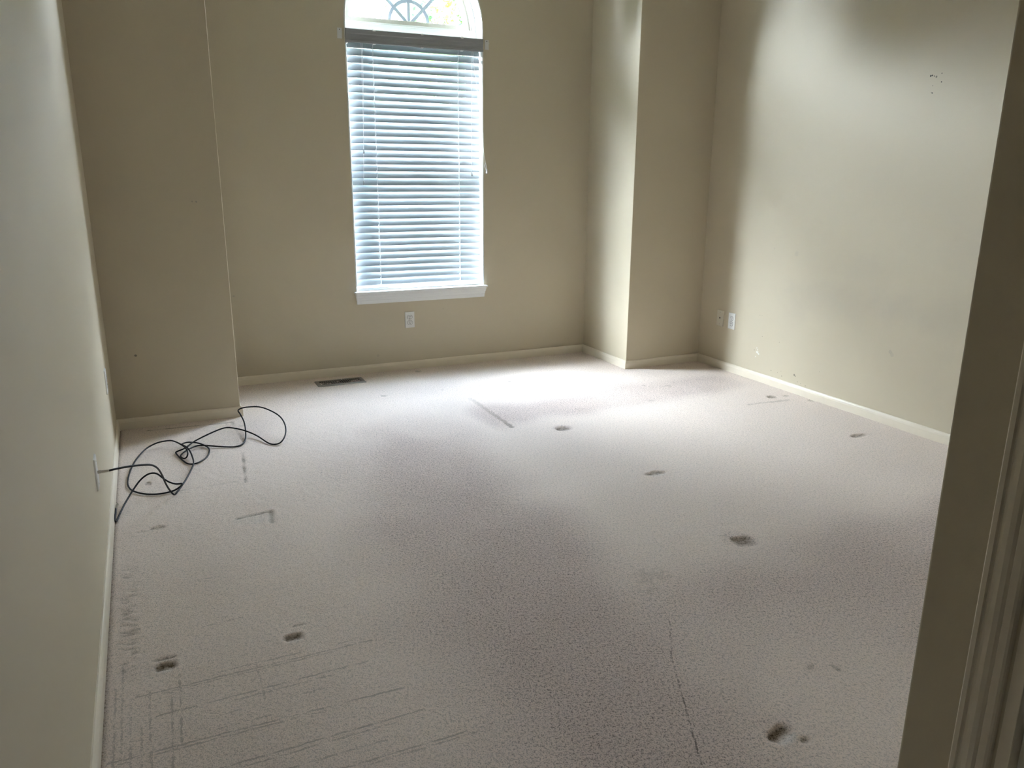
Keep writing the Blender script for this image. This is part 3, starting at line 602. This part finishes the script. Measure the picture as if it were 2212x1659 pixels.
# ------------------------------------------------------------------ coaxial cable
CABPTS = [(0.0732, 2.6042, 0.348), (0.1058, 2.6387, 0.338), (0.1453, 2.7009, 0.315), (0.172, 2.7749, 0.285), (0.1914, 2.8572, 0.24), (0.2042, 2.9727, 0.165), (0.2122, 3.0566, 0.1), (0.2234, 3.1208, 0.045), (0.2397, 3.1483, 0.008), (0.256, 3.1744, 0.01), (0.2918, 3.2737, 0.016), (0.3206, 3.389, 0.016), (0.3412, 3.5008, 0.016), (0.3389, 3.6122, 0.022), (0.3275, 3.7059, 0.026), (0.3065, 3.7894, 0.02), (0.3126, 3.816, 0.018), (0.341, 3.8339, 0.014), (0.3849, 3.8089, 0.01), (0.4203, 3.7372, 0.008), (0.4251, 3.6721, 0.006), (0.4064, 3.5887, 0.006), (0.3707, 3.5265, 0.008), (0.3411, 3.5141, 0.006), (0.3138, 3.534, 0.006), (0.2894, 3.6164, 0.006), (0.2716, 3.7005, 0.008), (0.2775, 3.7145, 0.012), (0.3158, 3.7294, 0.02), (0.3653, 3.7909, 0.03), (0.4473, 3.845, 0.045), (0.5201, 3.8925, 0.05), (0.5669, 3.8845, 0.045), (0.622, 3.8588, 0.03), (0.6722, 3.7949, 0.015), (0.7097, 3.6832, 0.007), (0.7362, 3.6475, 0.006), (0.7682, 3.6453, 0.012), (0.7968, 3.6822, 0.03), (0.8135, 3.7432, 0.05), (0.8155, 3.8145, 0.07), (0.8012, 3.8934, 0.085), (0.7624, 3.9648, 0.1), (0.7207, 4.0269, 0.105), (0.6708, 4.0853, 0.095), (0.6348, 4.1264, 0.08), (0.6164, 4.1213, 0.07), (0.6225, 4.0816, 0.06), (0.6309, 3.9984, 0.04), (0.6267, 3.9052, 0.02), (0.6124, 3.7904, 0.01), (0.5905, 3.718, 0.007), (0.5537, 3.6912, 0.006), (0.4993, 3.7118, 0.006), (0.402, 3.7594, 0.012), (0.3613, 3.7476, 0.016), (0.3186, 3.6916, 0.018), (0.2928, 3.6543, 0.012), (0.2913, 3.6281, 0.01), (0.3035, 3.6016, 0.01), (0.316, 3.6053, 0.014), (0.3227, 3.6119, 0.03), (0.3197, 3.6619, 0.036), (0.3051, 3.7344, 0.034), (0.2717, 3.8288, 0.03), (0.2427, 3.8543, 0.03), (0.1925, 3.8564, 0.025), (0.1418, 3.822, 0.015), (0.102, 3.7263, 0.008), (0.0784, 3.6233, 0.006), (0.063, 3.5024, 0.006), (0.0563, 3.3919, 0.006), (0.0619, 3.3216, 0.006), (0.0791, 3.2678, 0.006), (0.1167, 3.2187, 0.006), (0.1542, 3.1942, 0.006), (0.1963, 3.1857, 0.006), (0.2395, 3.1948, 0.008), (0.2644, 3.2048, 0.016), (0.2789, 3.2198, 0.024), (0.2511, 3.2161, 0.03), (0.2265, 3.211, 0.045), (0.2069, 3.2195, 0.06), (0.1838, 3.2363, 0.08), (0.1632, 3.2426, 0.085), (0.1416, 3.2455, 0.08), (0.1147, 3.2337, 0.065), (0.0875, 3.1943, 0.045), (0.0527, 3.1123, 0.02), (0.0289, 3.0128, 0.008), (0.0193, 2.9533, 0.006)]
cable = empty('coaxial_cable', (0.006, 2.5773, .3533)); mark(cable, 'long black coaxial cable looped on the carpet by the left wall', 'cable'); COF = Vector((0.006, 2.5773, .3533))
def cpart(name, bm, mat, smooth=True):
    o = bobj(name, bm, mat, cable, smooth=smooth); o.data.transform(Matrix.Translation(-COF)); return o
path = [(.040, 2.5773, .3533), (.052, 2.582, .3533)] + CABPTS + [(.0150, 2.960, .0085), (.0148, 2.985, .014), (.0165, 3.012, .020), (.0175, 3.040, .027)]
cpart('cable_jacket', tube(path, .0037, 10, 4), 'rubber')
bm = bmesh.new(); lathe(bm, [(0, .0058), (.011, .0058), (.0112, .0046), (.014, .0046), (.0142, .0052), (.034, .0048), (.036, .0042)], (0.0062, 2.5773, .3533), (1, 0, 0), 6); cpart('connector', bm, 'steel', False)
bm = bmesh.new(); lathe(bm, [(0, .0044), (.003, .0048), (.016, .0048), (.0162, .0058), (.026, .0058), (.0262, .0020), (.027, .0006), (.032, .0005)], (.0175, 3.038, .0265), (.22, .80, .35), 6); cpart('connector', bm, 'bright_steel', False)

# ------------------------------------------------------------------ floor register
rx0, rx1, ry0, ry1 = 1.176, 1.497, 4.697, 4.838
vent = empty('floor_register', ((rx0+rx1)/2, (ry0+ry1)/2, 0)); mark(vent, 'brown-grey metal floor register set in the carpet under the window wall', 'floor vent')
VO = Vector(((rx0+rx1)/2, (ry0+ry1)/2, 0))
def vpart(name, bm, mat): o = bobj(name, bm, mat, vent); o.data.transform(Matrix.Translation(-VO)); return o
bm = bmesh.new(); fx, fy = .026, .028
def vr(i, z, ex): return [(rx0+ex, ry0+ex, z), (rx1-ex, ry0+ex, z), (rx1-ex, ry1-ex, z), (rx0+ex, ry1-ex, z)]
o1 = [(rx0+a, ry0+a, z) for a, z in ()]
def ringr(ix, iy, z): return [(rx0+ix, ry0+iy, z), (rx1-ix, ry0+iy, z), (rx1-ix, ry1-iy, z), (rx0+ix, ry1-iy, z)]
loft(bm, [ringr(0, 0, -.004), ringr(0, 0, .0025), ringr(.006, .006, .0065), ringr(fx-.003, fy-.003, .0072), ringr(fx, fy, .006), ringr(fx, fy, -.004)], caps=False); vpart('register_frame', bm, 'vent')
bm = bmesh.new(); box(bm, rx0+fx-.002, rx1-fx+.002, ry0+fy-.002, ry1-fy+.002, -.018, .0005); vpart('duct_well', bm, 'slot')
n = 19; sx = (rx1-rx0-2*fx)/n
for i in range(1, n):
    bm = bmesh.new(); cx = rx0+fx+i*sx; lean = .0025 if i < n/2 else -.0025
    loft(bm, [[(cx-.0013, y, .0062), (cx+.0013, y, .0062), (cx+.0013-lean, y, .0008), (cx-.0013-lean, y, .0008)] for y in (ry0+fy, ry1-fy)]); vpart('louver', bm, 'vent')
bm = bmesh.new(); box(bm, 1.352, 1.357, ry1-fy-.006, ry1-fy+.004, .006, .0125, .001); vpart('damper_lever', bm, 'plate')

# ------------------------------------------------------------------ door in the passage wall, with its casing
trimo = empty('trim_1', (XE, (DY0+DY1)/2, 0)); mark(trimo, kind='structure'); TO = Vector((XE, (DY0+DY1)/2, 0))
def tpart(name, bm, mat, smooth=False): o = bobj(name, bm, mat, trimo, smooth=smooth); o.data.transform(Matrix.Translation(-TO)); return o
CP = [(0, 0), (0, .0125), (.0015, .0155), (.0035, .0165), (.011, .0165), (.0128, .0130), (.0150, .0125), (.021, .0145), (.029, .0150), (.036, .0130), (.040, .0095), (.0415, .0110), (.052, .0100), (.0555, .0080), (.057, .0050), (.057, 0)]
def casing(name, p0, p1, out0, out1):
    """p0/p1 opening-side ends, out0/out1 outward directions (mitre)"""
    bm = bmesh.new(); W57 = .050
    loft(bm, [[Vector(p)+Vector(o)*(W57-u*.877)+Vector((-h, 0, 0)) for u, h in CP] for p, o in ((p0, out0), (p1, out1))]); return tpart(name, bm, 'trim')
rv = .005
casing('casing', (XE, DY1+rv-.0, Z0), (XE, DY1+rv, DZ+rv), (0, 1, 0), (0, 1, 1))
casing('casing', (XE, DY0-rv, Z0), (XE, DY0-rv, DZ+rv), (0, -1, 0), (0, -1, 1))
casing('casing', (XE, DY0-rv, DZ+rv), (XE, DY1+rv, DZ+rv), (0, -1, 1), (0, 1, 1))
bm = bmesh.new(); box(bm, XE-.001, XE+.116, DY1-.018, DY1, Z0, DZ, .001); box(bm, XE-.001, XE+.116, DY0, DY0+.018, Z0, DZ, .001); box(bm, XE-.001, XE+.116, DY0+.018, DY1-.018, DZ-.018, DZ, .001); tpart('jamb', bm, 'trim')
bm = bmesh.new(); box(bm, XE+.051, XE+.085, DY1-.030, DY1-.018, Z0, DZ-.018, .001); box(bm, XE+.051, XE+.085, DY0+.018, DY0+.030, Z0, DZ-.018, .001); tpart('door_stop', bm, 'trim')
door = empty('door_1', (XE+.014, DY1-.021, 0)); mark(door, kind='structure'); DO = Vector((XE+.014, DY1-.021, 0))
def dpart(name, bm, mat, smooth=False, parent=None): o = bobj(name, bm, mat, parent or door, smooth=smooth); o.data.transform(Matrix.Translation(-DO)); return o
dy0, dy1 = DY0+.021, DY1-.021
bm = bmesh.new(); box(bm, XE+.014, XE+.049, dy0, dy1, .008, DZ-.021, .0015); slab = dpart('door_slab', bm, 'door')
for z0, z1 in ((.22, .82), (.95, 1.88)):
    for y0, y1 in ((dy0+.115, dy0+.335), (dy1-.335, dy1-.115)):
        bm = bmesh.new(); rg = []
        for ins, x in ((0, .014), (.004, .0100), (.012, .0090), (.018, .0130), (.03, .0115), (.032, .0113)):
            rg.append([(XE+x, y0+ins, z0+ins), (XE+x, y1-ins, z0+ins), (XE+x, y1-ins, z1-ins), (XE+x, y0+ins, z1-ins)])
        loft(bm, rg); dpart('door_panel', bm, 'door')
bm = bmesh.new(); lathe(bm, [(0, .030), (.004, .030), (.008, .012), (.028, .011), (.034, .022), (.046, .027), (.056, .024), (.062, .010)], (XE+.014, dy0+.065, .93), (-1, 0, 0), 20); dpart('door_knob', bm, 'brass', True)

# ------------------------------------------------------------------ outside the window
boxo('ground', 'lawn', -25, 30, YO+.3, 45, -.75, -.65, kind='structure')
# added roof overhang, unseen, holding steep sky light off the floor: soffit, fascia
boxo('added_eave_soffit', 'white', -1.2, 5.6, YO, YO+.62, 2.98, 3.02, kind='structure')
boxo('added_eave_fascia', 'white', -1.2, 5.6, YO+.62, YO+.65, 2.94, 3.16, kind='structure')
def tree(x, y, h, r, nleaf, leaf, mat, label, seed, low=.35):
    rg = np.random.default_rng(seed); e = empty('garden_tree', (x, y, -.65)); mark(e, label, 'tree', 'garden trees behind the blind' if 'behind the closed' in label else None)
    bm = bmesh.new(); pr = [(0, .16), (.3, .12), (h*.45, .08), (h*.8, .03)]; lathe(bm, pr, (0, 0, 0), (.02, .01, 1), 10)
    for k in range(7):
        a = k*2.4; z = h*(.30+.07*k); d = Vector((math.cos(a), math.sin(a), .7)); lathe(bm, [(0, .04), (r*.5, .022), (r*.9, .008)], (0, 0, z), d, 6)
    bobj('trunk', bm, 'bark', e)
    # leaves gathered in clumps through the crown
    nc = 46; cen = rg.normal(size=(nc, 3)); cen /= np.linalg.norm(cen, axis=1)[:, None]; cen *= (rg.random(nc)**.4)[:, None]*r*.85; cen[:, 2] *= (1-low)*h/(2*r)*1.0; cen[:, 2] += h*(low+(1-low)/2)
    c = cen[rg.integers(0, nc, nleaf)]+rg.normal(size=(nleaf, 3))*r*.20
    a = rg.normal(size=(nleaf, 3)); a /= np.linalg.norm(a, axis=1)[:, None]; b = np.cross(a, rg.normal(size=(nleaf, 3))); b /= np.linalg.norm(b, axis=1)[:, None]
    sz = leaf*(.7+.6*rg.random(nleaf))[:, None]; nn = np.cross(a, b)*sz*.12
    v = np.stack([c-a*sz, c+b*sz*.42-nn, c+a*sz, c-b*sz*.42-nn], 1).reshape(-1, 3)
    me = bpy.data.meshes.new('foliage'); me.vertices.add(len(v)); me.vertices.foreach_set('co', v.astype(np.float32).ravel())
    me.loops.add(nleaf*4); me.loops.foreach_set('vertex_index', np.arange(nleaf*4, dtype=np.int32)); me.polygons.add(nleaf)
    me.polygons.foreach_set('loop_start', np.arange(0, nleaf*4, 4, dtype=np.int32)); me.polygons.foreach_set('loop_total', np.full(nleaf, 4, dtype=np.int32)); me.update(calc_edges=True)
    link('foliage', me, mat, e, kind='stuff')
tree(5.2, 11.6, 5.4, 1.45, 17000, .055, 'leaf', 'bright yellow-green tree seen through the right of the arched window', 3, low=.2)
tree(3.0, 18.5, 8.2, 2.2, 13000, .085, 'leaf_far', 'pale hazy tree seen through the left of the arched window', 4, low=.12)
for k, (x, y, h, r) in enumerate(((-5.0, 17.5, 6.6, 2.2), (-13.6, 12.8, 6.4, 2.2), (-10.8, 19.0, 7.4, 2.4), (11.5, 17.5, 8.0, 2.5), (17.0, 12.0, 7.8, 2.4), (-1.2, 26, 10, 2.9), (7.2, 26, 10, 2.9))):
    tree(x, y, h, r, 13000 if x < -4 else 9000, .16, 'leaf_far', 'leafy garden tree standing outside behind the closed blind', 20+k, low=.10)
